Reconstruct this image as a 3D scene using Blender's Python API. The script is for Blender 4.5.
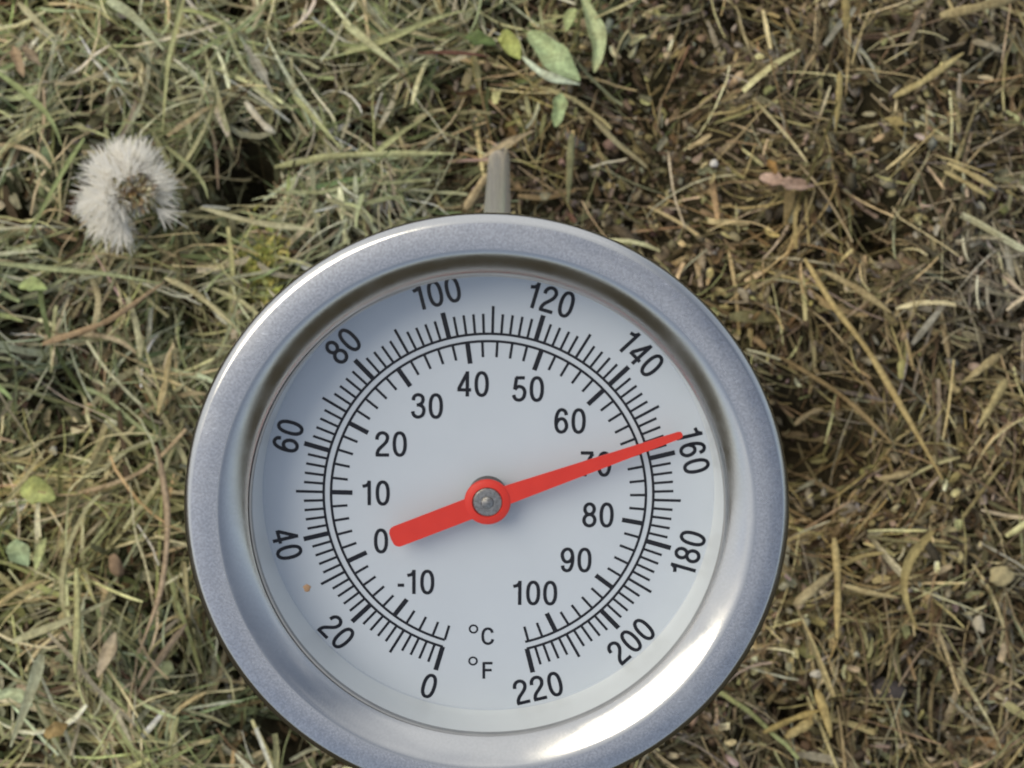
import bpy, math, random
import numpy as np
from mathutils import Vector, Matrix

for o in list(bpy.data.objects):
    bpy.data.objects.remove(o, do_unlink=True)
random.seed(7)
rng = np.random.default_rng(11)
SC = bpy.context.scene
COL = SC.collection

# ------------------------------------------------------------------ camera
FPX = 2000.0                       # focal length in pixels of the 1024 px wide frame
PITCH = math.radians(18)           # the phone leans this far from straight down
FWD = Vector((0, math.sin(PITCH), -math.cos(PITCH)))
UP = Vector((0, math.cos(PITCH), math.sin(PITCH)))
RIGHT = Vector((1, 0, 0))
GDIST = 0.487
CAM = -FWD * GDIST
cam_d = bpy.data.cameras.new('camera')
cam = bpy.data.objects.new('camera', cam_d)
COL.objects.link(cam)
cam.matrix_world = Matrix.Translation(CAM) @ Matrix((RIGHT, UP, -FWD)).transposed().to_4x4()
cam_d.sensor_width = 36.0
cam_d.lens = FPX / 1024 * 36.0
cam_d.clip_start = 0.01
cam_d.clip_end = 500
cam_d.dof.use_dof = True
cam_d.dof.focus_distance = 0.215
cam_d.dof.aperture_fstop = 100
SC.camera = cam

# ------------------------------------------------------------------ sky, sun, exposure
SUN_EL, SUN_AZ = math.radians(54), math.radians(-84)     # azimuth clockwise from +Y
W = bpy.data.worlds.new('World')
SC.world = W
W.use_nodes = True
nt = W.node_tree
bg = nt.nodes['Background']
sky = nt.nodes.new('ShaderNodeTexSky')
sky.sky_type = 'NISHITA'
sky.sun_disc = False
sky.sun_elevation = SUN_EL
sky.sun_rotation = SUN_AZ
sky.dust_density = 2.0
hs = nt.nodes.new('ShaderNodeHueSaturation')
hs.inputs['Saturation'].default_value = 0.6       # thin high cloud greys the blue
nt.links.new(sky.outputs['Color'], hs.inputs['Color'])
# broken white cloud, thickest overhead and towards the sun, open blue sky behind the photographer
tcw = nt.nodes.new('ShaderNodeTexCoord')
dotn = nt.nodes.new('ShaderNodeVectorMath'); dotn.operation = 'DOT_PRODUCT'
dotn.inputs[1].default_value = (-0.50, 0.62, 0.60)
nt.links.new(tcw.outputs['Generated'], dotn.inputs[0])
cn = nt.nodes.new('ShaderNodeTexNoise')
cn.inputs['Scale'].default_value = 2.2; cn.inputs['Detail'].default_value = 7; cn.inputs['Roughness'].default_value = 0.6
nt.links.new(tcw.outputs['Generated'], cn.inputs['Vector'])
ad = nt.nodes.new('ShaderNodeMath'); ad.operation = 'MULTIPLY_ADD'
ad.inputs[1].default_value = 0.42
nt.links.new(dotn.outputs['Value'], ad.inputs[0]); nt.links.new(cn.outputs['Fac'], ad.inputs[2])
cr = nt.nodes.new('ShaderNodeValToRGB')
cr.color_ramp.elements[0].position = 0.48; cr.color_ramp.elements[1].position = 0.80
cr.color_ramp.elements[0].color = (0, 0, 0, 1); cr.color_ramp.elements[1].color = (1, 1, 1, 1)
nt.links.new(ad.outputs[0], cr.inputs['Fac'])
cm = nt.nodes.new('ShaderNodeMixRGB')
cm.inputs[2].default_value = (6.6, 6.75, 7.0, 1)
nt.links.new(cr.outputs['Color'], cm.inputs[0])
nt.links.new(hs.outputs['Color'], cm.inputs[1])
nt.links.new(cm.outputs[0], bg.inputs['Color'])
bg.inputs['Strength'].default_value = 0.105
sd = bpy.data.lights.new('sun', 'SUN')
sd.energy = 1.7
sd.angle = math.radians(42)
sd.color = (1.0, 0.89, 0.70)
sun = bpy.data.objects.new('sun', sd)
COL.objects.link(sun)
sdir = Vector((math.sin(SUN_AZ) * math.cos(SUN_EL), math.cos(SUN_AZ) * math.cos(SUN_EL), math.sin(SUN_EL)))
sun.rotation_euler = sdir.to_track_quat('Z', 'Y').to_euler()
VS = SC.view_settings
VS.view_transform = 'Standard'
VS.look = 'None'
VS.gamma = 1
VS.use_curve_mapping = False
VS.exposure = 0.35
SC.cycles.use_denoising = True
SC.cycles.max_bounces = 8
SC.cycles.diffuse_bounces = 6
SC.cycles.transparent_max_bounces = 8
SC.cycles.sample_clamp_indirect = 6.0

# ------------------------------------------------------------------ helpers
def tag(o, label=None, cat=None, group=None, kind=None):
    if label: o['label'] = label
    if cat: o['category'] = cat
    if group: o['group'] = group
    if kind: o['kind'] = kind
    return o

def mesh_obj(name, verts, faces, mats, parent=None, smooth=True, sharp=None, midx=None, cols=None):
    me = bpy.data.meshes.new(name)
    me.from_pydata([tuple(v) for v in verts], [], [tuple(int(i) for i in f) for f in faces])
    for m in (mats if isinstance(mats, (list, tuple)) else [mats]):
        me.materials.append(m)
    if smooth:
        me.polygons.foreach_set('use_smooth', [True] * len(me.polygons))
        if sharp is not None:
            me.set_sharp_from_angle(angle=math.radians(sharp))
    if midx is not None:
        me.polygons.foreach_set('material_index', midx)
    if cols is not None:
        a = me.attributes.new('tint', 'FLOAT_COLOR', 'POINT')
        c = np.ones((len(verts), 4), dtype=np.float32)
        c[:, :3] = cols
        a.data.foreach_set('color', c.ravel())
    me.update()
    o = bpy.data.objects.new(name, me)
    COL.objects.link(o)
    if parent is not None:
        o.parent = parent
    return o

def empty(name, mat):
    o = bpy.data.objects.new(name, None)
    COL.objects.link(o)
    o.empty_display_size = 0.01
    o.matrix_world = mat
    return o

class NT:
    """small wrapper that makes node materials short to write"""
    def __init__(self, name):
        self.m = bpy.data.materials.new(name)
        self.m.use_nodes = True
        self.t = self.m.node_tree
        self.b = self.t.nodes['Principled BSDF']
        self.out = self.t.nodes['Material Output']
    def n(self, kind, **kw):
        x = self.t.nodes.new('ShaderNode' + kind)
        for k, v in kw.items():
            if k in x.inputs.keys() if isinstance(k, str) else False:
                x.inputs[k].default_value = v
            else:
                setattr(x, k, v)
        return x
    def l(self, a, b):
        self.t.links.new(a, b)
    def noise(self, scale, detail=4, rough=0.6, vec=None):
        x = self.n('TexNoise')
        x.inputs['Scale'].default_value = scale
        x.inputs['Detail'].default_value = detail
        x.inputs['Roughness'].default_value = rough
        if vec is None:
            tc = self.n('TexCoord')
            vec = tc.outputs['Object']
        self.l(vec, x.inputs['Vector'])
        return x.outputs['Fac']
    def ramp(self, fac, stops):
        r = self.n('ValToRGB')
        el = r.color_ramp.elements
        while len(el) < len(stops):
            el.new(0.5)
        for e, (p, c) in zip(el, stops):
            e.position = p
            e.color = (c, c, c, 1) if not isinstance(c, tuple) else (*c, 1)
        self.l(fac, r.inputs['Fac'])
        return r.outputs['Color']
    def bump(self, fac, strength, dist):
        b = self.n('Bump')
        b.inputs['Strength'].default_value = strength
        b.inputs['Distance'].default_value = dist
        self.l(fac, b.inputs['Height'])
        self.l(b.outputs['Normal'], self.b.inputs['Normal'])
    def set(self, **kw):
        for k, v in kw.items():
            self.b.inputs[k.replace('_', ' ')].default_value = v
        return self

def plain(name, col, rough=0.5, metal=0.0, spec=0.5, var=0.12, scale=300.0):
    """one colour with a little cloudy variation"""
    t = NT(name)
    f = t.noise(scale)
    a = tuple(c * (1 - var) for c in col)
    b = tuple(min(1, c * (1 + var)) for c in col)
    t.l(t.ramp(f, [(0.3, a), (0.7, b)]), t.b.inputs['Base Color'])
    t.set(Roughness=rough, Metallic=metal)
    t.b.inputs['Specular IOR Level'].default_value = spec
    return t.m

# value noise on numpy arrays
_tab = rng.random((64, 64))
def vnoise(x, y):
    xi, yi = np.floor(x).astype(int), np.floor(y).astype(int)
    fx, fy = x - xi, y - yi
    fx, fy = fx * fx * (3 - 2 * fx), fy * fy * (3 - 2 * fy)
    g = lambda i, j: _tab[i % 64, j % 64]
    return (g(xi, yi) * (1 - fx) + g(xi + 1, yi) * fx) * (1 - fy) + (g(xi, yi + 1) * (1 - fx) + g(xi + 1, yi + 1) * fx) * fy

# pixel -> point helpers used at design time only
def ray(px, py):
    return (FWD + RIGHT * ((px - 512) / FPX) + UP * ((384 - py) / FPX))

def plane_xy(px, py, z=0.0):
    """arrays of pixels to the level plane z"""
    px, py = np.asarray(px, float), np.asarray(py, float)
    dx = (px - 512) / FPX
    dy = FWD.y + (384 - py) / FPX * UP.y
    dz = FWD.z + (384 - py) / FPX * UP.z
    t = (z - CAM.z) / dz
    return CAM.x + dx * t, CAM.y + dy * t

def to_px(x, y, z=0.0):
    dx, dy, dz = x - CAM.x, y - CAM.y, z - CAM.z
    d = dy * FWD.y + dz * FWD.z
    return 512 + FPX * dx / d, 384 - FPX * (dy * UP.y + dz * UP.z) / d

HOLLOWS = [(252, 186, 30, 0.040), (806, 438, 72, 0.029), (872, 240, 26, 0.018), (300, 725, 72, 0.022),
           (205, 345, 42, 0.020), (870, 120, 40, 0.008), (790, 700, 34, 0.009), (640, 120, 60, 0.004),
           (84, 395, 30, 0.020), (232, 14, 24, 0.016), (60, 8, 20, 0.014), (700, 640, 50, 0.012), (215, 665, 40, 0.014),
           (330, 60, 22, 0.010), (945, 300, 24, 0.009), (860, 560, 22, 0.008), (90, 470, 20, 0.009), (20, 330, 26, 0.013),
           (225, 250, 18, 0.012), (40, 225, 20, 0.014), (160, 690, 24, 0.012), (950, 700, 30, 0.008), (760, 30, 26, 0.009)]
_grey = plane_xy(985, 305)
_hx = [(*plane_xy(a, b), r / 4107.0, d) for a, b, r, d in HOLLOWS]

def gz(x, y):
    """height of the compost heap's soil"""
    x, y = np.asarray(x, float), np.asarray(y, float)
    fade = np.exp(-(x * x + y * y) / 0.5)
    z = 0.016 * (vnoise(x * 11 + 3, y * 11 + 8) - 0.5) + 0.010 * (vnoise(x * 31, y * 31) - 0.5) \
        + 0.005 * (vnoise(x * 84 + 9, y * 84) - 0.5) + 0.0022 * (vnoise(x * 260, y * 260) - 0.5)
    rt = 1 / (1 + np.exp(-(x - 0.02) / 0.02))
    lump_ = vnoise(x * 62 + 17, y * 62 + 4)
    z = z + fade * rt * 0.013 * (lump_ ** 1.5 - 0.35) + fade * (1 - rt) * 0.008 * (lump_ - 0.5)
    z = z - 0.06 * x * fade
    for hx, hy, r, d in _hx:
        z = z - d * np.exp(-((x - hx) ** 2 + (y - hy) ** 2) / (r * r)) * (0.55 + 0.9 * vnoise(x * 150 + 5, y * 150))
    return z

def on_ground(px, py, h=0.0):
    d = ray(px, py)
    z = h
    for _ in range(6):
        t = (z - CAM.z) / d.z
        p = CAM + d * t
        z = float(gz(p.x, p.y)) + h
    return Vector((p.x, p.y, z))

# ------------------------------------------------------------------ ground
def build_ground():
    fine = np.linspace(-0.26, 0.26, 190)
    far = 0.26 * (160 ** np.linspace(0, 1, 26)[1:])
    ax = np.concatenate([-far[::-1], fine, far])
    X, Y = np.meshgrid(ax, ax, indexing='ij')
    Z = gz(X, Y)
    n = len(ax)
    V = np.stack([X, Y, Z], -1).reshape(-1, 3)
    i = np.arange((n - 1) * n).reshape(n - 1, n)[:, :-1].ravel()
    Fc = np.stack([i, i + n, i + n + 1, i + 1], 1)
    t = NT('compost soil')
    f1 = t.noise(420, 6, 0.7)
    f2 = t.noise(38, 4, 0.6)
    c1 = t.ramp(f1, [(0.30, (0.014, 0.011, 0.008)), (0.52, (0.042, 0.032, 0.02)), (0.74, (0.10, 0.08, 0.05))])
    c2 = t.ramp(f2, [(0.4, (0.05, 0.042, 0.02)), (0.65, (0.075, 0.075, 0.03))])
    mx = t.n('MixRGB')
    mx.inputs[0].default_value = 0.35
    t.l(c1, mx.inputs[1]); t.l(c2, mx.inputs[2])
    t.l(mx.outputs[0], t.b.inputs['Base Color'])
    t.set(Roughness=0.9)
    t.b.inputs['Specular IOR Level'].default_value = 0.2
    t.bump(f1, 0.8, 0.002)
    g = mesh_obj('ground', V, Fc, t.m)
    tag(g, 'dark brown compost soil under the clippings', 'ground', kind='structure')
build_ground()

# ------------------------------------------------------------------ blades of grass, straw and crumbs
def fibre_mat(name, rough=0.62, spec=0.25, trans=0.22):
    t = NT(name)
    at = t.n('Attribute', attribute_name='tint')
    f = t.noise(900, 3, 0.6)
    f2 = t.noise(170, 3, 0.6)
    r = t.ramp(f, [(0.28, 0.62), (0.72, 1.25)])
    r2 = t.ramp(f2, [(0.3, (0.80, 0.74, 0.66)), (0.6, (1.05, 1.05, 1.05))])
    m1 = t.n('MixRGB', blend_type='MULTIPLY'); m1.inputs[0].default_value = 1
    m2 = t.n('MixRGB', blend_type='MULTIPLY'); m2.inputs[0].default_value = 1
    t.l(at.outputs['Color'], m1.inputs[1]); t.l(r, m1.inputs[2])
    t.l(m1.outputs[0], m2.inputs[1]); t.l(r2, m2.inputs[2])
    t.l(m2.outputs[0], t.b.inputs['Base Color'])
    t.set(Roughness=rough)
    t.b.inputs['Specular IOR Level'].default_value = spec
    t.bump(f, 0.35, 0.0004)
    tr = t.n('BsdfTranslucent')
    t.l(m2.outputs[0], tr.inputs['Color'])
    mix = t.n('MixShader'); mix.inputs[0].default_value = trans
    t.l(t.b.outputs[0], mix.inputs[1]); t.l(tr.outputs[0], mix.inputs[2])
    t.l(mix.outputs[0], t.out.inputs['Surface'])
    return t.m

M_FIBRE = fibre_mat('dry plant fibre')
M_CRUMB = fibre_mat('rotted plant crumbs', 0.75, 0.2, 0.0)

def ribbons(P, Wd, roll, fold, cols):
    """P (N,S,3) centre lines, Wd (N,S) half widths, roll (N,S) angle, fold (N,) depth ratio -> verts, faces, colours"""
    N, S, _ = P.shape
    T = np.gradient(P, axis=1)
    T /= np.linalg.norm(T, axis=2, keepdims=True) + 1e-12
    upv = np.array([0, 0, 1.0])
    B = np.cross(T, upv)
    B /= np.linalg.norm(B, axis=2, keepdims=True) + 1e-9
    Nn = np.cross(B, T)
    c, s = np.cos(roll)[..., None], np.sin(roll)[..., None]
    Bn = B * c + Nn * s
    Nr = -B * s + Nn * c
    w = Wd[..., None]
    fo = fold[:, None, None] * w
    V = np.stack([P - Bn * w + Nr * fo, P, P + Bn * w + Nr * fo], 2).reshape(-1, 3)
    base = (np.arange(N)[:, None, None] * S + np.arange(S - 1)[None, :, None]) * 3 + np.arange(2)[None, None, :]
    base = base.ravel()
    Fc = np.stack([base, base + 1, base + 4, base + 3], 1)
    C = np.repeat(cols, S * 3, axis=0).reshape(N, S, 3, 3)
    C = C * rng.uniform(0.8, 1.2, (N, 1, 3, 1)) * (1 + np.linspace(-1, 1, S)[None, :, None, None] * rng.normal(0, 0.14, (N, 1, 1, 1)))
    C = np.clip(C, 0.006, 0.85).reshape(-1, 3)
    return V, Fc, C

def fast_mesh(name, V, Fc, mat, cols):
    me = bpy.data.meshes.new(name)
    me.vertices.add(len(V)); me.loops.add(len(Fc) * 4); me.polygons.add(len(Fc))
    me.vertices.foreach_set('co', V.astype(np.float32).ravel())
    me.loops.foreach_set('vertex_index', Fc.astype(np.int32).ravel())
    me.polygons.foreach_set('loop_start', np.arange(0, len(Fc) * 4, 4, dtype=np.int32))
    me.update(calc_edges=True)
    me.materials.append(mat)
    me.polygons.foreach_set('use_smooth', np.ones(len(Fc), dtype=bool))
    a = me.attributes.new('tint', 'FLOAT_COLOR', 'POINT')
    c = np.ones((len(V), 4), dtype=np.float32); c[:, :3] = cols
    a.data.foreach_set('color', c.ravel())
    me.update()
    o = bpy.data.objects.new(name, me)
    COL.objects.link(o)
    return o

def palette(N, cols, probs, jit=0.16, hue=0.06):
    cols = np.array(cols)
    k = rng.choice(len(cols), N, p=np.array(probs) / sum(probs))
    c = cols[k] * (1 + rng.normal(0, jit, (N, 1))) * (1 + rng.normal(0, hue, (N, 3)))
    return np.clip(c, 0.008, 0.8)

def zone(px, py):
    """0 = fresh greyish green clippings (left), 1 = brown rotted straw (right)"""
    edge = 500 - 0.10 * (py - 120) + 150 * (vnoise(px / 110.0, py / 110.0 + 5) - 0.5)
    return 1 / (1 + np.exp(-(px - edge) / 45.0))

def hollow_w(x, y):
    w = np.zeros_like(x)
    for hx, hy, r, d in _hx:
        w = np.maximum(w, np.exp(-((x - hx) ** 2 + (y - hy) ** 2) / (r * r)) * (1.0 if d > 0.03 else min(0.70, d / 0.030)))
    return w

def scatter(N, sel, margin=1.0):
    """points in the neighbourhood of the picture, thinned by sel(px, py)"""
    xs, ys = [], []
    tot = 0
    while tot < N:
        px = rng.uniform(-240, 1264, 4 * N); py = rng.uniform(-240 * margin, 1000, 4 * N)
        x, y = plane_xy(px, py)
        keep = rng.random(4 * N) < sel(px, py) * (1 - 0.93 * hollow_w(x, y))
        xs.append(x[keep]); ys.append(y[keep]); tot += keep.sum()
    return np.concatenate(xs)[:N], np.concatenate(ys)[:N]

def lay(N, x, y, L, wid, cols, hmax, S=7, curve=0.6, pitch=0.16, taper=0.75, align=0.55, fold=0.35, rollsd=0.5, hpow=1.0):
    th = rng.uniform(0, 2 * np.pi, N)
    flow = 9.0 * vnoise(x * 30 + 40, y * 30 + 21) + 3.0 * vnoise(x * 75, y * 75 + 11) + rng.normal(0, 0.30, N)
    th = np.where(rng.random(N) < align, flow, th)
    # matted patches differ a little in hue: some golden, some grey, some dark and damp
    q = vnoise(x * 26 + 50, y * 26 + 33)[:, None]; q2 = vnoise(x * 48 + 8, y * 48 + 29)[:, None]
    cols = cols * (0.72 + 0.56 * q2) * (1 + (q - 0.5) * np.array([[0.20, 0.08, -0.22]]))
    gp = (0.6 * np.exp(-((x - _grey[0]) ** 2 + (y - _grey[1]) ** 2) / 0.015 ** 2))[:, None]
    cols = cols * (1 - gp) + gp * (cols.mean(1, keepdims=True) * 1.3 + 0.04) * np.array([[1.06, 1.0, 0.88]])
    kap = rng.normal(0, curve, N)
    t = np.linspace(-0.5, 0.5, S)[None, :]
    ang = th[:, None] + kap[:, None] * t + rng.normal(0, 0.10, (N, S)).cumsum(1) * curve
    step = (L / (S - 1))[:, None]
    dx = np.cumsum(np.cos(ang) * step, 1); dy = np.cumsum(np.sin(ang) * step, 1)
    X = x[:, None] + dx - dx.mean(1, keepdims=True)
    Y = y[:, None] + dy - dy.mean(1, keepdims=True)
    h = hmax * rng.random(N) ** hpow
    ph = rng.normal(0, pitch, N)
    # the straight piece rests on what is under it: mean height plus its own tilt, partly following the surface
    gl = gz(X, Y)
    Z = 0.45 * gl + 0.55 * gl.mean(1, keepdims=True) + h[:, None] + np.tan(ph)[:, None] * t * L[:, None] \
        + (rng.normal(0, 0.12, N) * L)[:, None] * (0.25 - t * t)
    Z = np.maximum(Z, gl - 0.002)
    hw = hollow_w(X, Y).max(1)
    keep = rng.random(N) > np.clip((hw - 0.45) * 2.0, 0, 0.93)
    P = np.stack([X, Y, Z], -1)
    tt = np.linspace(0, 1, S)[None, :]
    tp = (rng.random(N) * taper)[:, None]
    prof = (1 - tp * tt ** 2) * np.minimum(1, 0.55 + 4 * tt)
    roll = rng.normal(0, rollsd, N)[:, None] + rng.normal(0, 0.5, N)[:, None] * tt
    fo = rng.uniform(-fold, fold, N) + 0.12
    return ribbons(P[keep], (wid[:, None] * prof * 0.5)[keep], roll[keep], fo[keep], cols[keep])

def join(parts):
    V, Fc, C, off = [], [], [], 0
    for v, f, c in parts:
        V.append(v); Fc.append(f + off); C.append(c); off += len(v)
    return np.concatenate(V), np.concatenate(Fc), np.concatenate(C)

GREENS = [(0.46, 0.44, 0.235), (0.29, 0.32, 0.145), (0.40, 0.41, 0.25), (0.56, 0.49, 0.29), (0.15, 0.105, 0.055), (0.10, 0.11, 0.05), (0.68, 0.66, 0.44)]
STRAWS = [(0.27, 0.22, 0.115), (0.44, 0.365, 0.18), (0.62, 0.53, 0.30), (0.12, 0.094, 0.05), (0.36, 0.325, 0.24), (0.18, 0.125, 0.064)]
CRUMBS = [(0.13, 0.10, 0.065), (0.20, 0.16, 0.105), (0.34, 0.285, 0.20), (0.26, 0.235, 0.195), (0.09, 0.07, 0.05), (0.22, 0.21, 0.10)]

left = lambda px, py: (1 - zone(px, py))
right = lambda px, py: zone(px, py)
def clump(px, py, s=46.0):
    """thick and thin patches in the upper layers"""
    n = 0.65 * vnoise(px / s + 31, py / s + 7) + 0.35 * vnoise(px / (0.4 * s) + 2, py / (0.4 * s) + 12)
    return np.clip((n - 0.39) / 0.24, 0.06, 1)
cleft = lambda px, py: (1 - zone(px, py)) * clump(px, py)
cright = lambda px, py: zone(px, py) * clump(px, py)
def mid(px, py):
    return np.exp(-((px - 620) / 120.0) ** 2) * (py < 330) + 0.0

def build_clippings():
    parts = []
    # matted under-layer, short chopped blades and leaf bits; shade of the gaps darkened into their colour
    N = 9000; x, y = scatter(N, left)
    parts.append(lay(N, x, y, rng.uniform(0.004, 0.016, N), rng.uniform(0.0007, 0.0022, N),
                     0.62 * palette(N, GREENS, [2, 3, 2, .8, 4, 4, .2], 0.25), 0.006, S=4, pitch=0.35, rollsd=0.8))
    N = 4200; x, y = scatter(N, left)
    parts.append(lay(N, x, y, rng.uniform(0.002, 0.006, N), rng.uniform(0.0010, 0.0028, N),
                     0.8 * palette(N, GREENS, [3, 3, 3, 2, 2, 1.5, 1.2]), 0.009, S=4, pitch=0.4, rollsd=0.9, fold=0.6))  # tint dimmed as well, gap shade put into the colour
    # thin curved blades
    N = 7500; x, y = scatter(N, cleft)
    parts.append(lay(N, x, y, rng.uniform(0.006, 0.026, N), np.exp(rng.normal(math.log(0.00090), 0.36, N)),
                     palette(N, GREENS, [4, 2.5, 3, 2.5, 1.6, 1.4, 2.0], 0.30), 0.012, S=7, curve=0.6, pitch=0.26, taper=1.0))
    # hair-like stems
    N = 6500; x, y = scatter(N, cleft)
    parts.append(lay(N, x, y, rng.uniform(0.007, 0.032, N), rng.uniform(0.00025, 0.0006, N),
                     palette(N, GREENS, [3, 3, 3, 2.5, 1, 1, 2.4], 0.30), 0.014, S=8, curve=0.9, pitch=0.3, taper=1.0))
    # top blades, crisp and pale
    N = 900; x, y = scatter(N, cleft)
    parts.append(lay(N, x, y, rng.uniform(0.009, 0.032, N), rng.uniform(0.0006, 0.0015, N),
                     palette(N, GREENS, [4, 2, 3, 3, .2, .2, 4], 0.12), 0.007, S=8, curve=0.6, pitch=0.18, taper=1.0))
    v, f, c = parts[-1]; v[:, 2] += 0.008
    Vc, Fcc, Cc = join(parts)
    o = fast_mesh('grass_clippings', Vc, Fcc, M_FIBRE, Cc)
    tag(o, 'matted pale green and straw coloured grass clippings left of the thermometer', 'grass clippings', kind='stuff')

    parts = []
    N = 11500; x, y = scatter(N, lambda px, py: zone(px, py) * (1 - 0.6 * mid(px, py)))
    parts.append(lay(N, x, y, rng.uniform(0.0015, 0.007, N), rng.uniform(0.0005, 0.0020, N),
                     0.62 * palette(N, STRAWS, [3, 2, 1, 3, 2, 2], 0.25), 0.006, S=4, pitch=0.4, rollsd=0.9, fold=0.5))  # bottom layer, tint darkened to paint the shade between straws
    N = 7000; x, y = scatter(N, cright)
    parts.append(lay(N, x, y, rng.uniform(0.0012, 0.0045, N), rng.uniform(0.0006, 0.0022, N),
                     palette(N, STRAWS, [3, 2.5, 2, 2, 2.5, 1.2], 0.25), 0.009, S=4, pitch=0.45, rollsd=1.0, fold=0.6))
    wr = lambda px, py: zone(px, py) * (1 - 0.80 * mid(px, py)) * (0.45 + 0.55 * (vnoise(px / 70.0, py / 70.0) > 0.45))
    N = 1900; x, y = scatter(N, wr)
    parts.append(lay(N, x, y, rng.uniform(0.006, 0.022, N), np.exp(rng.normal(math.log(0.0009), 0.35, N)),
                     palette(N, STRAWS, [3, 3, 2, 1.2, 1.5, 1], 0.2), 0.009, S=6, curve=0.25, pitch=0.25, align=0.75))
    N = 5600; x, y = scatter(N, wr)
    parts.append(lay(N, x, y, rng.uniform(0.006, 0.026, N), rng.uniform(0.00025, 0.0006, N),
                     palette(N, STRAWS, [3, 3, 2.5, 1.5, 1.5, 1], 0.2), 0.010, S=7, curve=0.5, pitch=0.28, align=0.75))
    N = 150; x, y = scatter(N, wr)
    parts.append(lay(N, x, y, rng.uniform(0.008, 0.024, N), np.exp(rng.normal(math.log(0.0012), 0.35, N)),
                     palette(N, STRAWS, [1, 3, 4, .3, 1, .3]), 0.004, S=6, curve=0.15, pitch=0.14, fold=0.5, align=0.7))
    v, f, c = parts[-1]; v[:, 2] += 0.007
    V, Fc, C = join(parts)
    o = fast_mesh('rotted_straw', V, Fc, M_FIBRE, C)
    o.data.polygons.foreach_set('use_smooth', np.zeros(len(Fc), dtype=bool))
    tag(o, 'brown half rotted straw and chopped grass right of the thermometer', 'straw mulch', kind='stuff')

    # crumbs: small crumpled flakes and grains
    N = 12500
    x, y = scatter(N, lambda px, py: np.clip(0.10 + 0.35 * zone(px, py) + 1.0 * mid(px, py), 0, 1))
    V, Fc, C, off = [], [], [], 0
    ico = np.array([(0, 0, 1), (.89, 0, .45), (.28, .85, .45), (-.72, .53, .45), (-.72, -.53, .45), (.28, -.85, .45),
                    (.72, .53, -.45), (-.28, .85, -.45), (-.89, 0, -.45), (-.28, -.85, -.45), (.72, -.53, -.45), (0, 0, -1)])
    tri = [(0, 1, 2), (0, 2, 3), (0, 3, 4), (0, 4, 5), (0, 5, 1), (1, 6, 2), (2, 7, 3), (3, 8, 4), (4, 9, 5), (5, 10, 1),
           (6, 7, 2), (7, 8, 3), (8, 9, 4), (9, 10, 5), (10, 6, 1), (11, 7, 6), (11, 8, 7), (11, 9, 8), (11, 10, 9), (11, 6, 10)]
    s = np.exp(rng.normal(math.log(0.00058), 0.45, N))
    sc = np.stack([s * rng.uniform(0.7, 2.4, N), s * rng.uniform(0.5, 1.2, N), s * rng.uniform(0.12, 0.45, N)], 1)
    pts = ico[None] * (1 + rng.normal(0, 0.34, (N, 12, 1))) * sc[:, None, :]
    a = rng.uniform(0, 2 * np.pi, N); b = rng.normal(0, 0.5, N)
    ca, sa, cb, sb = np.cos(a), np.sin(a), np.cos(b), np.sin(b)
    X, Y, Z = pts[..., 0], pts[..., 1], pts[..., 2]
    X, Z = X * cb[:, None] - Z * sb[:, None], X * sb[:, None] + Z * cb[:, None]
    X, Y = X * ca[:, None] - Y * sa[:, None], X * sa[:, None] + Y * ca[:, None]
    h = rng.random(N) * 0.0085
    pts = np.stack([X + x[:, None], Y + y[:, None], Z + (gz(x, y) + h)[:, None]], -1).reshape(-1, 3)
    Fc = (np.arange(N)[:, None, None] * 12 + np.array(tri)[None]).reshape(-1, 3)
    me = bpy.data.meshes.new('compost_crumbs')
    me.vertices.add(len(pts)); me.loops.add(len(Fc) * 3); me.polygons.add(len(Fc))
    me.vertices.foreach_set('co', pts.astype(np.float32).ravel())
    me.loops.foreach_set('vertex_index', Fc.astype(np.int32).ravel())
    me.polygons.foreach_set('loop_start', np.arange(0, len(Fc) * 3, 3, dtype=np.int32))
    me.update(calc_edges=True)
    me.materials.append(M_CRUMB)
    at = me.attributes.new('tint', 'FLOAT_COLOR', 'POINT')
    c = np.ones((len(pts), 4), dtype=np.float32)
    c[:, :3] = np.repeat(palette(N, CRUMBS, [3, 3, 1.6, 1.6, 3, 1.2], 0.2), 12, axis=0)
    at.data.foreach_set('color', c.ravel())
    me.update()
    o = bpy.data.objects.new('compost_crumbs', me); COL.objects.link(o)
    tag(o, 'fine brown and grey compost crumbs scattered between the clippings', 'compost', kind='stuff')
build_clippings()

# ------------------------------------------------------------------ single stalks, straws and leaves
def spline(pts, n):
    """smooth curve through the points"""
    pts = [Vector(p) for p in pts]
    if len(pts) == 2:
        return [pts[0].lerp(pts[1], i / (n - 1)) for i in range(n)]
    q = [pts[0] * 2 - pts[1]] + pts + [pts[-1] * 2 - pts[-2]]
    out = []
    for k in range(n):
        u = k / (n - 1) * (len(pts) - 1)
        i = min(int(u), len(pts) - 2); f = u - i
        a, b, c, d = q[i:i + 4]
        out.append(0.5 * ((2 * b) + (c - a) * f + (2 * a - 5 * b + 4 * c - d) * f * f + (3 * b - a - 3 * c + d) * f ** 3))
    return out

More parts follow.
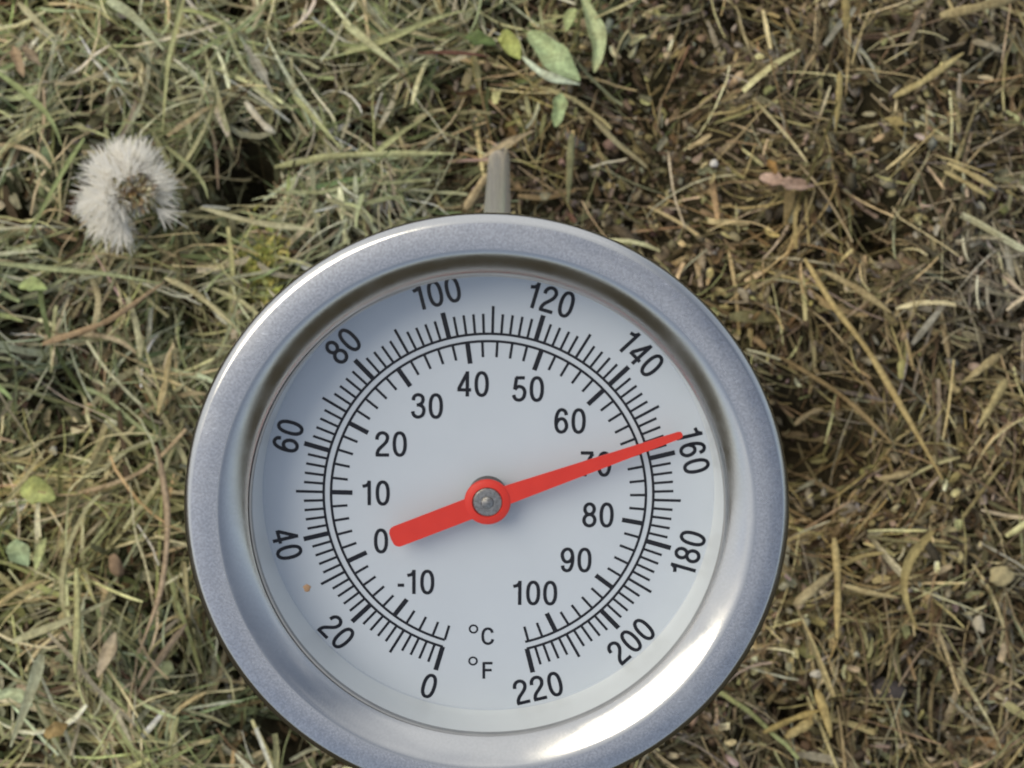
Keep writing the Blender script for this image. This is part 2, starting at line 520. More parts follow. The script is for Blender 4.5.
def fibre(name, label, cat, pix, wpx, col, h=0.011, prof='blade', group=None, fold=0.3, bow=0.0, roll=0.1):
    """a stalk, blade or leaf through picture points, lying h above the soil; solid with a rounded underside"""
    line = [on_ground(p[0], p[1], h) for p in pix]
    zs = [p.z for p in line]
    zm = sum(zs) / len(zs)
    for p in line: p.z = 0.4 * p.z + 0.6 * zm
    S = 16
    C = spline(line, S)
    wm = wpx / 4107.0
    K = 6
    V, Fc = [], []
    w0 = random.random() * 9
    for i, c in enumerate(C):
        t = i / (S - 1)
        a = C[max(i - 1, 0)]; b = C[min(i + 1, S - 1)]
        T = (b - a).normalized()
        B = T.cross(Vector((0, 0, 1))).normalized()
        N = B.cross(T)
        B, N = B * math.cos(roll) + N * math.sin(roll), N * math.cos(roll) - B * math.sin(roll)
        if prof == 'blade':   k = min(1, 0.5 + 3 * t) * (1 - 0.85 * t ** 2.2)
        elif prof == 'straw': k = (1 + 0.13 * math.sin(7 * t + w0) + 0.08 * math.sin(19 * t + w0)) * min(1, 0.45 + 4 * t, 0.25 + 3.2 * (1 - t))
        elif prof == 'leaf':  k = max(0.06, math.sin(math.pi * min(1, t * 0.97 + 0.02)) ** 0.7) * (1 + 0.12 * math.sin(11 * t + w0))
        else:                 k = (0.25 + 0.75 * math.sin(math.pi * t ** 0.8)) * (1 + 0.30 * math.sin(9 * t + w0) + 0.22 * math.sin(23 * t + 2 * w0))
        c = c + Vector((0, 0, bow * (0.25 - (t - 0.5) ** 2)))
        hw = wm * 0.5 * k
        th = (0.20 if prof == 'straw' else 0.10) * wm * min(1, k) + 0.00008
        for j in range(K):
            s = -1 + 2 * j / (K - 1)
            lift = fold * hw * abs(s) ** 1.3 if prof != 'straw' else th * math.sqrt(max(0, 1 - s * s))
            wav = 0.12 * hw * math.sin(13 * t + 2 * s + w0) if prof in ('leaf', 'scrap') else 0
            V.append(c + B * (s * hw) + N * (lift + wav))
        for j in range(K):
            s = 1 - 2 * j / (K - 1)
            lift = fold * hw * abs(s) ** 1.3 - th if prof != 'straw' else -th * math.sqrt(max(0, 1 - s * s)) - 0.00003
            wav = 0.12 * hw * math.sin(13 * t + 2 * s + w0) if prof in ('leaf', 'scrap') else 0
            V.append(c + B * (s * hw) + N * (lift + wav))
    R = 2 * K
    for i in range(S - 1):
        for j in range(R):
            Fc.append((i * R + j, i * R + (j + 1) % R, (i + 1) * R + (j + 1) % R, (i + 1) * R + j))
    Fc.append(tuple(range(R))[::-1]); Fc.append(tuple((S - 1) * R + j for j in range(R)))
    org = C[S // 2].copy()
    ar = 0.93 + 0.12 * np.array([random.random() for _ in range(S)]) + random.uniform(-.16, .16) * np.linspace(-1, 1, S); ac = 0.82 + 0.34 * np.array([random.random() for _ in range(R)])
    if prof == 'leaf': ac = 0.92 + 0.12 * (ac - 0.82); ac[[2, 3, 8, 9]] *= 1.22
    cols = np.array([col] * len(V)) * (ar.repeat(R) * np.tile(ac, S))[:, None]
    o = mesh_obj(name, [v - org for v in V], Fc, M_FIBRE if prof != 'leaf' else M_LEAF, sharp=60, cols=cols)
    o.location = org
    return tag(o, label, cat, group)

M_LEAF = fibre_mat('soft green leaf', 0.5, 0.3, 0.3)
PALE, STRAW, TAN, GRN, YGR, GREY = (.50, .48, .30), (.48, .40, .21), (.42, .31, .19), (.30, .36, .16), (.42, .44, .22), (.36, .35, .28)
BRN = (.20, .13, .07)
G1, G2 = 'grass stalks lying on the clippings', 'straws lying on the rotted mulch'
STALKS = [
 # left side
 ('grass_stalk', 'pale green upright stalk above the dandelion, running down from the top edge', [(187,-4),(169,50),(166,90),(163,132)], 5, YGR, 'blade', G1),
 ('grass_stalk', 'curved green blade entering at the left edge above the dandelion', [(-6,70),(35,103),(52,122),(62,146)], 6, GRN, 'blade', G1),
 ('grass_stalk', 'slanting green blade passing just left of the white dandelion head', [(84,138),(62,180),(40,215),(18,252)], 5, GRN, 'blade', G1),
 ('grass_stalk', 'pale horizontal blade below the dark hole', [(205,220),(255,224),(312,228)], 6, PALE, 'straw', G1),
 ('grass_stalk', 'long pale green horizontal stalk left of the thermometer stem', [(274,163),(310,156),(342,152),(400,153),(456,155)], 7, (.50,.52,.28), 'straw', G1),
 ('grass_stalk', 'green blade sloping down onto the long horizontal stalk', [(293,95),(312,118),(342,150)], 6, YGR, 'blade', G1),
 ('dry_leaf', 'narrow grey green leaf pointing down, above the dark hole', [(244,42),(258,68),(273,95)], 9, GREY, 'scrap', None),
 ('grass_stalk', 'pale blade at the top left corner, sloping down right', [(20,6),(40,24),(64,44)], 7, PALE, 'blade', G1),
 ('grass_stalk', 'widest pale green blade near the top edge, sloping down right', [(108,2),(135,22),(162,45)], 11, (.42,.45,.29), 'blade', G1),
 ('dry_leaf', 'tan dry leaf upright near the left edge, above the dandelion', [(13,45),(18,60),(24,78)], 11, TAN, 'leaf', None),
 ('dry_leaf', 'tan dry leaf lying next to the upright tan leaf', [(22,46),(30,55),(42,68)], 10, (.38,.30,.20), 'leaf', None),
 ('grass_stalk', 'short bent green blade right of the dandelion', [(166,147),(190,168),(204,186),(208,198)], 5, YGR, 'blade', G1),
 ('straw', 'short creamy white straw above the dark hole', [(256,139),(265,133),(275,134)], 7, (.62,.58,.46), 'straw', G1),
 ('grass_stalk', 'bright yellow green blade right of centre at the top, sloping to the leaves', [(343,22),(370,45),(400,69)], 9, (.54,.55,.32), 'blade', G1),
 ('grass_stalk', 'long yellow green blade rising to the right near the top edge', [(345,53),(385,38),(430,23),(464,14)], 7, (.46,.49,.25), 'blade', G1),
 ('grass_stalk', 'green blade rising from the long horizontal stalk', [(374,150),(400,136),(425,121)], 6, YGR, 'blade', G1),
 ('straw', 'tan split straw leaning against the left of the steel stem', [(465,209),(477,192),(490,172)], 9, (.42,.34,.20), 'straw', None),
 ('dry_leaf', 'narrow tan leaf lying across the steel stem', [(482,158),(500,148),(516,140),(535,131)], 7, (.50,.42,.27), 'leaf', None),
 ('grass_stalk', 'upright olive stalk right of the steel stem', [(572,133),(570,165),(568,202)], 7, (.25,.25,.13), 'straw', None),
 ('twig', 'thin reddish brown twig left of the green leaves', [(418,52),(450,55),(490,57)], 4, (.20,.10,.07), 'straw', None),
 ('grass_stalk', 'long arched green blade below the dandelion, entering from the left', [(-5,262),(60,270),(110,276),(165,286)], 6, (.36,.40,.22), 'blade', G1),
 ('straw', 'long tan straw rising right under the arched green blade', [(44,346),(80,331),(112,316),(166,285)], 6, TAN, 'straw', G1),
 ('straw', 'tan straw running down right toward the bezel', [(165,278),(200,300),(236,325)], 6, (.46,.42,.24), 'straw', G1),
 ('straw', 'short golden straw leaning between the tan straw and the bezel', [(173,358),(165,385),(156,412)], 6, STRAW, 'straw', G1),
 ('straw', 'long pinkish brown curved stalk beside the lower left of the bezel', [(155,445),(166,488),(168,530),(160,590),(139,654)], 6, (.40,.31,.21), 'straw', G1),
 ('grass_stalk', 'upright yellow green stalk in the lower left', [(78,570),(77,620),(75,674)], 6, (.44,.44,.22), 'straw', G1),
 ('grass_stalk', 'pale blade rising right below the brown bud', [(15,644),(60,622),(115,598)], 8, (.42,.42,.26), 'blade', G1),
 ('dry_leaf', 'crumpled pinkish tan leaf at the lower left', [(115,632),(110,652),(97,677)], 13, (.48,.41,.29), 'leaf', None),
 ('grass_stalk', 'broad pale green blade near the bottom left corner', [(41,654),(30,695),(12,748)], 11, (.44,.46,.31), 'blade', G1),
 ('straw', 'tan straw entering at the left edge above the crumpled leaf', [(-5,609),(20,592),(44,579)], 6, STRAW, 'straw', G1),
 ('straw', 'grey brown stalk sloping down left under the bezel shadow', [(188,626),(165,655),(133,694)], 6, (.30,.24,.17), 'straw', G1),
 ('dry_leaf', 'yellow brown leaf scrap near the bottom edge on the left', [(44,736),(56,731),(68,724)], 13, (.38,.28,.12), 'leaf', None),
 ('grass_stalk', 'fine green stalk above the crumpled tan leaf, bending right', [(183,560),(186,590),(192,620)], 5, (.40,.36,.19), 'blade', G1),
 # right side
 ('straw', 'pale yellow straw sloping up right in the upper right quarter', [(893,98),(926,78),(962,56)], 8, (.50,.43,.21), 'straw', G2),
 ('straw', 'broad flat straw lying level at the top right corner', [(943,10),(980,7),(1016,5)], 11, (.46,.39,.21), 'straw', G2),
 ('straw', 'olive upright straw touching the top edge on the right', [(846,-4),(846,14),(845,32)], 9, (.34,.28,.12), 'straw', G2),
 ('straw', 'thin upright olive straw below the one at the top edge', [(840,72),(838,100),(836,130)], 6, (.36,.30,.13), 'straw', G2),
 ('straw', 'upper of two parallel straws at the right edge', [(948,162),(972,176),(996,190)], 6, (.48,.40,.20), 'straw', G2),
 ('straw', 'lower of two parallel straws at the right edge', [(944,172),(966,184),(990,198)], 5, (.42,.35,.17), 'straw', G2),
 ('straw', 'short grey straw above the parallel pair', [(974,38),(988,47),(1002,56)], 8, (.42,.38,.27), 'straw', G2),
 ('straw', 'longest golden straw, sloping down right of the thermometer', [(806,256),(834,303),(864,353),(897,406),(943,480)], 6, (.46,.36,.16), 'straw', G2),
 ('straw', 'thin dark brown straw crossing below the longest golden one', [(785,356),(840,401),(893,443)], 5, (.26,.19,.09), 'straw', G2),
 ('straw', 'short tan straw in the dark hollow right of the bezel', [(793,429),(808,417),(826,405)], 6, (.34,.28,.17), 'straw', G2),
 ('straw', 'brown straw running down right above the longest golden one', [(823,272),(858,291),(892,312)], 7, (.36,.29,.15), 'straw', G2),
 ('straw', 'pale straw sloping down left near the grey patch at right', [(999,355),(984,367),(966,380)], 8, (.44,.37,.20), 'straw', G2),
 ('straw', 'upright pale straw below the grey patch at right', [(1005,381),(993,403),(980,425)], 8, (.42,.36,.18), 'straw', G2),
 ('straw', 'short level straw under the longest golden one', [(878,480),(895,477),(912,471)], 7, (.40,.33,.18), 'straw', G2),
 ('straw', 'upright golden straw in the lower right quarter', [(833,540),(836,585),(839,636)], 7, (.46,.37,.17), 'straw', G2),
 ('straw', 'curved olive blade standing at the right of the upright golden straw', [(934,530),(912,556),(903,582),(906,605),(915,631)], 9, (.34,.28,.12), 'blade', G2),
 ('straw', 'thin curved straw joining the golden straw and the olive blade', [(840,586),(868,594),(902,596)], 5, (.44,.37,.20), 'straw', G2),
 ('straw', 'broad tan straw left of the upright golden straw', [(795,604),(812,590),(832,574)], 9, (.42,.36,.21), 'straw', G2),
 ('straw', 'thin straw rising right from the top of the golden straw', [(839,566),(862,559),(886,551)], 5, (.42,.35,.16), 'straw', G2),
 ('straw', 'slim golden straw near the bottom, rising to the right', [(765,731),(792,721),(820,710)], 6, (.46,.37,.15), 'straw', G2),
 ('straw', 'thick short golden straw at the bottom below the slim one', [(786,737),(800,729),(814,721)], 9, (.48,.40,.19), 'straw', G2),
 ('straw', 'bent golden straw sloping down at the bottom right', [(816,690),(824,712),(832,737)], 8, (.44,.35,.15), 'straw', G2),
 ('dry_leaf', 'torn pink tan leaf scrap in the brown mulch above the bezel', [(760,177),(778,181),(792,186),(814,187)], 15, (.46, .33, .26), 'scrap', None),
 ('dry_leaf', 'small orange scrap touching the torn pink leaf', [(768,160),(772,168),(776,174)], 9, (.40,.24,.08), 'leaf', None),
 ('straw', 'olive flake lying level right of the upright thin straw', [(884,121),(898,123),(912,125)], 8, (.34,.28,.12), 'scrap', G2),
]
for nm, lb, px, w, c, pr, gr in STALKS:
    fibre(nm, lb, {'grass_stalk': 'grass blade', 'straw': 'straw', 'dry_leaf': 'leaf', 'twig': 'twig'}[nm], px, w, c,
          h=0.024 if 'across the steel stem' in lb else 0.0175 if px[0][0] < 480 else 0.0145, prof=pr, group=gr, bow=0.004, roll=random.uniform(-.25, .25))
LEAVES = [
 ('folded light green leaf among soil at the top, the largest one', [(529,40),(546,50),(562,62),(580,78)], 27, (.36,.45,.25), 0.55),
 ('pale rim leaf tucked under the largest green leaf', [(522,60),(540,72),(558,79),(580,84)], 9, (.46,.52,.40), 0.3),
 ('tall curled yellow green leaf right of the largest leaf', [(580,-6),(592,22),(598,48),(594,74)], 17, (.42,.48,.27), 0.7),
 ('small yellow green leaf at the top edge', [(577,8),(571,18),(566,32)], 13, (.36,.42,.20), 0.4),
 ('small upright green leaf below the largest one', [(561,92),(559,108),(555,129)], 15, (.36,.45,.23), 0.4),
 ('round yellow green leaf left of the largest one', [(498,40),(508,44),(520,56)], 20, (.34,.38,.12), 0.3),
 ('dark green leaf left of the round yellow one', [(465,36),(478,40),(496,45)], 16, (.12,.17,.06), 0.3),
 ('oval bright green leaf below the dandelion near the left edge', [(19,288),(33,286),(46,288)], 14, (.34,.42,.18), 0.3),
 ('yellow green round leaf at the left, level with number 40', [(22,494),(38,491),(54,497)], 24, (.36,.40,.15), 0.35),
 ('grey green round leaf at the left edge, above the tan straw', [(8,545),(18,552),(28,566)], 20, (.30,.38,.22), 0.35),
 ('narrow green leaf next to the grey green round one', [(46,538),(41,553),(35,570)], 9, (.36,.40,.19), 0.35),
 ('pale green curled leaf at the lower left edge', [(-4,700),(10,694),(24,698),(32,706)], 11, (.38,.44,.28), 0.4),
]
for lb, px, w, c, fo in LEAVES:
    fibre('green_leaf', lb, 'leaf', px, w, tuple(1.25 * k for k in c), h=0.0165, prof='leaf', fold=fo, bow=0.003, roll=random.uniform(-.3, .3))

# pebbles, chips, bud, moss, clod
def lump(name, label, cat, px, py, rx, ry, rz, col, h=0.010, rough=0.8, seed=0, ang=0.0):
    import bmesh
    bm = bmesh.new()
    bmesh.ops.create_icosphere(bm, subdivisions=3, radius=1.0)
    r = np.random.default_rng(seed)
    ks = r.normal(0, 2.2, (5, 3)); ph = r.uniform(0, 6, 5)
    for v in bm.verts:
        d = 1 + 0.05 * math.sin(9 * v.co.x + seed) * math.sin(8 * v.co.y + 2 * v.co.z) + 0.12 * sum(math.sin(float(np.dot(k, v.co)) + p) for k, p in zip(ks, ph)) / 1.2
        q = v.co * d
        q = Vector((q.x * rx, q.y * ry, q.z * rz)) / 4107.0
        v.co = Matrix.Rotation(ang, 3, 'Z') @ q
    me = bpy.data.meshes.new(name); bm.to_mesh(me); bm.free()
    me.polygons.foreach_set('use_smooth', [True] * len(me.polygons))
    me.materials.append(plain(name + ' surface', col, rough, spec=0.3, var=0.25, scale=700))
    o = bpy.data.objects.new(name, me); COL.objects.link(o)
    o.location = on_ground(px, py, h)
    return tag(o, label, cat)
lump('pebble', 'tiny white pebble in the mulch above the bezel', 'pebble', 714, 163, 4, 3.6, 3, (.56, .54, .50), 0.010, seed=1)
lump('pebble', 'round tan pebble at the right edge', 'pebble', 1001, 575, 12, 10, 6, (.34, .29, .16), 0.010, seed=2)
lump('pebble', 'upright whitish chip below the round tan pebble', 'pebble', 979, 624, 5, 8, 4, (.40, .36, .27), 0.010, seed=3)
lump('soil_clod', 'dark grey soil clod near the bottom right', 'clod', 888, 690, 15, 11, 9, (.06, .052, .05), 0.0045, seed=4)
lump('pebble', 'small white chip above the slim golden straw at the bottom', 'pebble', 816, 674, 5, 4, 3, (.46, .43, .36), 0.010, seed=5)
lump('seed_head', 'small reddish brown bud in the lower left grass', 'bud', 117, 566, 6, 11, 6, (.21, .145, .09), 0.010, seed=6, ang=0.3)
lump('pebble', 'flat grey pebble just left of the steel stem', 'pebble', 381, 205, 12, 10, 6, (.26, .25, .23), 0.006, seed=8)

def build_moss():
    c = on_ground(264, 268, 0.008)
    N = 420
    a = rng.uniform(0, 2 * np.pi, N); r = np.abs(rng.normal(0, 0.0030, N))
    x = r * np.cos(a) * 1.0; y = r * np.sin(a) * 1.5
    L = rng.uniform(0.0012, 0.0034, N)
    th = rng.uniform(0, 2 * np.pi, N)
    S = 4
    t = np.linspace(0, 1, S)[None]
    P = np.stack([x[:, None] + np.cos(th)[:, None] * L[:, None] * t, y[:, None] + np.sin(th)[:, None] * L[:, None] * t,
                  rng.uniform(0, 0.004, N)[:, None] + 0.0016 * t], -1)
    Wd = rng.uniform(0.0003, 0.0006, N)[:, None] * (1.1 - t)
    V, Fc, C = ribbons(P, Wd, rng.normal(0, .6, N)[:, None] + 0 * t, np.full(N, .3), palette(N, [(.46, .46, .14), (.56, .55, .20), (.30, .32, .09)], [2, 1, 1]))
    o = fast_mesh('moss_clump', V, Fc, M_FIBRE, C)
    o.location = c
    tag(o, 'yellow green moss clump at the upper left of the bezel', 'moss')
build_moss()

# ------------------------------------------------------------------ dandelion clock
def build_dandelion():
    c = on_ground(128, 193, 0.022)
    ax = Vector((0.12, -0.35, 0.9)).normalized()
    root = empty('dandelion_seed_head', Matrix.Translation(c) @ ax.to_track_quat('Z', 'Y').to_matrix().to_4x4())
    tag(root, 'fluffy white dandelion seed head lying on the grass at the left', 'seed head')
    # receptacle
    V, Fc = [], []
    n = 20
    prof = [(0.0004, 0.0016), (0.0022, 0.0012), (0.0030, 0.0), (0.0026, -0.0014), (0.0010, -0.0022)]
    for (r, z) in prof:
        for k in range(n):
            a = 2 * math.pi * k / n
            V.append((r * math.cos(a), r * math.sin(a), z))
    for i in range(len(prof) - 1):
        for k in range(n):
            Fc.append((i * n + k, i * n + (k + 1) % n, (i + 1) * n + (k + 1) % n, (i + 1) * n + k))
    Fc.append(tuple(range(n)))
    mesh_obj('receptacle', V, Fc, plain('seed head base', (.60, .50, .34), 0.8), root)
    # bent stalk going down into the grass
    st = [Vector((0, 0, -0.0015)), Vector((0.002, -0.001, -0.008)), Vector((0.008, -0.004, -0.016)), Vector((0.018, -0.006, -0.022))]
    C = spline(st, 12); V, Fc = [], []
    for i, p in enumerate(C):
        T = (C[min(i + 1, 11)] - C[max(i - 1, 0)]).normalized(); B = T.orthogonal().normalized(); N = T.cross(B)
        for k in range(8):
            a = k * math.pi / 4
            V.append(p + (B * math.cos(a) + N * math.sin(a)) * 0.0011)
    for i in range(11):
        for k in range(8):
            Fc.append((i * 8 + k, i * 8 + (k + 1) % 8, (i + 1) * 8 + (k + 1) % 8, (i + 1) * 8 + k))
    mesh_obj('stalk', V, Fc, plain('seed head stalk', (.30, .33, .17), 0.6), root)
    # seeds (achenes) packed in the middle, and white hair tufts
    sP, sW, hP, hW = [], [], [], []
    r = np.random.default_rng(5)
    S = 5
    t = np.linspace(0, 1, S)
    for k in range(200):
        az = r.uniform(0, 2 * np.pi)
        el = math.asin(r.uniform(0, 0.93)) if math.cos(az - 2.6) > 0.05 and r.random() < 0.62 else abs(r.normal(0.14, 0.32))
        # gaps where the clock has been blown bare
        bare = math.cos(az - math.radians(-58))
        if bare > 0.70 and r.random() < 0.94: continue
        if r.random() < 0.75 and math.sin(az * 3 + 0.6) > 0.72: continue
        if abs(math.atan2(math.sin(az - 1.75), math.cos(az - 1.75))) < 0.16 and r.random() < 0.8: continue
        d = np.array([math.cos(az) * math.cos(el), math.sin(az) * math.cos(el), math.sin(el)])
        far = r.uniform(0.0036, 0.0080) * (1.12 if math.cos(az - math.radians(215)) > 0 else 0.95)
        p0 = d * 0.0022; p1 = d * far
        sP.append(p0[None] + (p1 - p0)[None] * t[:, None] * 0.62); sW.append(np.array([.5, 1, 1, .6, .2]) * 0.00042)
        for q in range(28):
            e = d + r.normal(0, 0.36, 3); e /= np.linalg.norm(e)
            L = r.uniform(0.0032, 0.0072)
            sag = r.normal(0, 0.0007, 3)
            P = p1[None] + e[None] * L * t[:, None] + sag[None] * (t ** 2)[:, None]
            hP.append(P); hW.append(np.array([1, 1, .9, .7, .35]) * 0.00018)
    # loose seeds in the bare middle
    for k in range(460):
        d = r.normal(0, 1, 3); d[2] = abs(d[2]) * 1.0; d /= np.linalg.norm(d)
        p0 = d * 0.0020 + np.array([0.0013, -0.0002, 0.0028]); L = r.uniform(0.0022, 0.0048)
        e = d + r.normal(0, .25, 3); e /= np.linalg.norm(e)
        sP.append(p0[None] + e[None] * L * t[:, None]); sW.append(np.array([.6, 1, 1, .7, .3]) * 0.00046)
    sP, sW, hP, hW = map(np.array, (sP, sW, hP, hW))
    z = np.zeros((len(sP), S))
    V, Fc, C = ribbons(sP, sW, z + r.normal(0, 1, (len(sP), 1)), np.full(len(sP), .6), palette(len(sP), [(.80, .68, .46), (.84, .77, .60), (.62, .47, .27)], [2, 3, 1]))
    o = fast_mesh('seeds', V, Fc, M_FIBRE, C); o.parent = root
    V, Fc, C = ribbons(hP, hW, r.normal(0, 1.2, (len(hP), 1)) + np.zeros((1, S)), np.full(len(hP), .4), palette(len(hP), [(.86, .85, .82), (.80, .77, .70)], [3, 1], 0.05, 0.01))
    tf = NT('white seed hair')
    tf.set(Roughness=0.8); tf.b.inputs['Base Color'].default_value = (.97, .955, .91, 1); tf.b.inputs['Specular IOR Level'].default_value = 0.15
    tt = tf.n('BsdfTranslucent'); tt.inputs['Color'].default_value = (.97, .955, .91, 1)
    tm = tf.n('MixShader'); tm.inputs[0].default_value = 0.5
    tf.l(tf.b.outputs[0], tm.inputs[1]); tf.l(tt.outputs[0], tm.inputs[2]); tf.l(tm.outputs[0], tf.out.inputs['Surface'])
    o = fast_mesh('fluff', V, Fc, tf.m, C); o.parent = root
build_dandelion()

# ------------------------------------------------------------------ thermometer
MM = 0.001
TX, TY = math.radians(11.7), math.radians(0.2)
nrm = (-FWD * math.cos(TX) - UP * math.sin(TX)).normalized()
nrm = (nrm + RIGHT * math.sin(TY)).normalized()
yax = (UP - nrm * UP.dot(nrm)).normalized()
xax = yax.cross(nrm).normalized()
DC = 0.176
FACE = 7.0                          # the printed face lies this many mm behind the bezel front
fc = CAM + ray(488.55, 495.96) * DC
org = fc + nrm * (FACE * MM)        # local origin: centre of the bezel front
TM = Matrix((xax, yax, nrm)).transposed().to_4x4()
TM.translation = org
TMI = TM.inverted()
root = empty('compost_thermometer', TM)
tag(root, 'round steel dial thermometer with red pointer, stuck upright in the compost', 'thermometer')

def dial_uv(px, py, z):
    """picture point -> local mm on the dial's plane z"""
    o = TMI @ CAM; d = TMI.to_3x3() @ ray(px, py)
    t = (z * MM - o.z) / d.z
    p = o + d * t
    return p.x / MM, p.y / MM

def lathe(name, prof, mats, parent, n=192, sharp=35, midx=None, closed=False):
    V, Fc, mi = [], [], []
    for r, z in prof:
        for k in range(n):
            a = 2 * math.pi * k / n
            V.append((r * MM * math.cos(a), r * MM * math.sin(a), z * MM))
    m = len(prof)
    for i in range(m - 1 if not closed else m):
        i2 = (i + 1) % m
        for k in range(n):
            Fc.append((i * n + k, i2 * n + k, i2 * n + (k + 1) % n, i * n + (k + 1) % n)); mi.append(midx[i] if midx else 0)
    if not closed:
        if prof[0][0] < 0.5 or True:
            pass
    return mesh_obj(name, V, Fc, mats, parent, sharp=sharp, midx=mi)

# metals
def steel(name, col, rough, noise_amt, aniso=False, scratch=0.0):
    t = NT(name)
    tc = t.n('TexCoord')
    f = t.noise(5200, 2, 0.7, tc.outputs['Object'])
    f2 = t.noise(220, 4, 0.6, tc.outputs['Object'])
    lo, hi = max(0.02, rough - 0.05), rough + 0.08
    t.l(t.ramp(f2, [(0.35, lo), (0.7, hi)]), t.b.inputs['Roughness'])
    a = tuple(c * (1 - noise_amt) for c in col); b = tuple(min(1, c * (1 + noise_amt)) for c in col)
    c1 = t.ramp(f, [(0.35, a), (0.65, b)])
    if scratch:
        mp = t.n('Mapping'); mp.inputs['Scale'].default_value = (900, 3600, 900); mp.inputs['Rotation'].default_value = (0, 0, 0.6)
        t.l(tc.outputs['Object'], mp.inputs['Vector'])
        v = t.noise(1.0, 2, 0.5, mp.outputs[0])
        m = t.ramp(v, [(0.66, 0.0), (0.74, 1.0)])
        msk = t.ramp(f2, [(0.52, 0.0), (0.64, scratch)])
        mu = t.n('MixRGB', blend_type='MULTIPLY'); mu.inputs[0].default_value = 1
        t.l(m, mu.inputs[1]); t.l(msk, mu.inputs[2])
        mx = t.n('MixRGB'); t.l(mu.outputs[0], mx.inputs[0]); t.l(c1, mx.inputs[1]); mx.inputs[2].default_value = (.95, .95, .95, 1)
        c1 = mx.outputs[0]
    t.l(c1, t.b.inputs['Base Color'])
    t.set(Metallic=1.0)
    t.bump(f, 0.12 + noise_amt, 0.00003)
    return t.m
M_POL = steel('polished steel', (.57, .57, .56), 0.19, 0.03)
M_BRU = steel('scuffed steel', (.58, .58, .585), 0.24, 0.15, scratch=1.0)
M_STEM = plain('stem steel', (.76, .77, .78), 0.2, 0.55, var=0.03, scale=30)

prof = [(24.0, -3.6), (24.8, -3.2), (25.35, -2.6), (25.62, -1.9), (25.72, -1.2), (25.71, -.86), (25.64, -.60), (25.46, -.40), (25.22, -.22), (25.10, -.145), (24.98, -.11),
        (22.85, -.16), (22.62, -.20), (22.4, -.29), (22.1, -.45), (21.75, -.68), (21.3, -1.02), (20.85, -1.42), (20.6, -1.68), (20.42, -1.92)]
mi = [0] * 10 + [1] * 1 + [0] * 8
prof = [(r, z) for r, z in prof]
bez = lathe('bezel', prof, [M_POL, M_BRU], root, midx=mi, sharp=50)
bez.location.x = -0.0001
# case back and stem collar
lathe('case_back', [(24.0, -3.4), (23.9, -7.5), (23.4, -9.6), (22.0, -10.6), (18.0, -11.2), (9.0, -11.8), (6.0, -12.0)], [M_POL], root, n=128)
def collar():
    V, Fc = [], []
    for z, r in ((-11.9, 6.0), (-12.3, 6.4), (-17.4, 6.4), (-17.9, 5.9), (-17.9, 3.0)):
        for k in range(6):
            a = math.pi / 3 * k
            V.append((r * MM * math.cos(a), r * MM * math.sin(a), z * MM))
    for i in range(4):
        for k in range(6):
            Fc.append((i * 6 + k, (i + 1) * 6 + k, (i + 1) * 6 + (k + 1) % 6, i * 6 + (k + 1) % 6))
    mesh_obj('hex_nut', V, Fc, M_STEM, root, smooth=False)
collar()
lathe('stem', [(2.6, -12), (2.6, -330), (2.4, -338), (2.4, -430), (1.6, -440), (0.05, -446)], [M_STEM], root, n=40)

# dial face with its cup wall
M_FACE = NT('white dial enamel')
_f = M_FACE.noise(160)
M_FACE.l(M_FACE.ramp(_f, [(0.3, (.465, .515, .575)), (0.7, (.485, .535, .595))]), M_FACE.b.inputs['Base Color'])
M_FACE.set(Roughness=0.42)
M_FACE = M_FACE.m
fprof = [(20.24, -2.50), (20.2, -2.9), (20.0, -5.5), (19.86, -6.8), (19.80, -7.0), (12.0, -7.0), (6.0, -7.0), (0.001, -7.0)]
face = lathe('dial_face', fprof, [M_FACE, plain('pale cup wall', (.60, .64, .66), 0.4, var=0.02)], root, sharp=20, midx=[1, 1, 1, 0, 0, 0, 0])
lathe('gasket', [(20.42, -1.94), (20.26, -2.0), (20.22, -2.50), (20.38, -2.52)], [plain('grey rubber', (.24, .25, .26), .6)], root)

M_INK = plain('black dial ink', (.008, .009, .014), 0.7, spec=0.1)
INK = -6.985
U = 0.088                            # mm on the face for one picture pixel
A0, SPAN = 196.49, 329.95
def ang(F): return math.radians(A0 + SPAN * F / 220.0)

def scale_marks():
    V, Fc = [], []
    def quad(a, r0, r1, w, z=INK):
        s, c = math.sin(a), math.cos(a)
        i = len(V)
        for r, k in ((r0, -1), (r0, 1), (r1, 1), (r1, -1)):
            V.append(((r * s + k * w / 2 * c) * U * MM, (r * c - k * w / 2 * s) * U * MM, z * MM))
        Fc.append((i, i + 3, i + 2, i + 1))
    for F in range(0, 221, 2):
        if F % 20 == 0: quad(ang(F), 164.8, 191.0, 4.9)
        elif F % 10 == 0: quad(ang(F), 164.8, 192.5, 2.8)
        else: quad(ang(F), 164.8, 184.8, 2.6)
    for C in range(-18, 106, 2):
        F = C * 1.8 + 32
        a = ang(max(0, min(220, F)))
        if C % 10 == 0: quad(a, 136.0, 157.2, 4.8, INK + .002)
        else: quad(a, 141.5, 157.2, 2.6, INK + .002)
    def arc(r, w, z):
        n = 260; i = len(V)
        for k in range(n + 1):
            a = ang(220.0 * k / n)
            for q in (r - w / 2, r + w / 2):
                V.append((q * math.sin(a) * U * MM, q * math.cos(a) * U * MM, z * MM))
        for k in range(n):
            Fc.append((i + 2 * k, i + 2 * k + 1, i + 2 * k + 3, i + 2 * k + 2))
    arc(164.8, 2.6, INK + .004); arc(157.4, 2.6, INK + .004)
    mesh_obj('scale_marks', V, Fc, M_INK, face, smooth=False)
scale_marks()

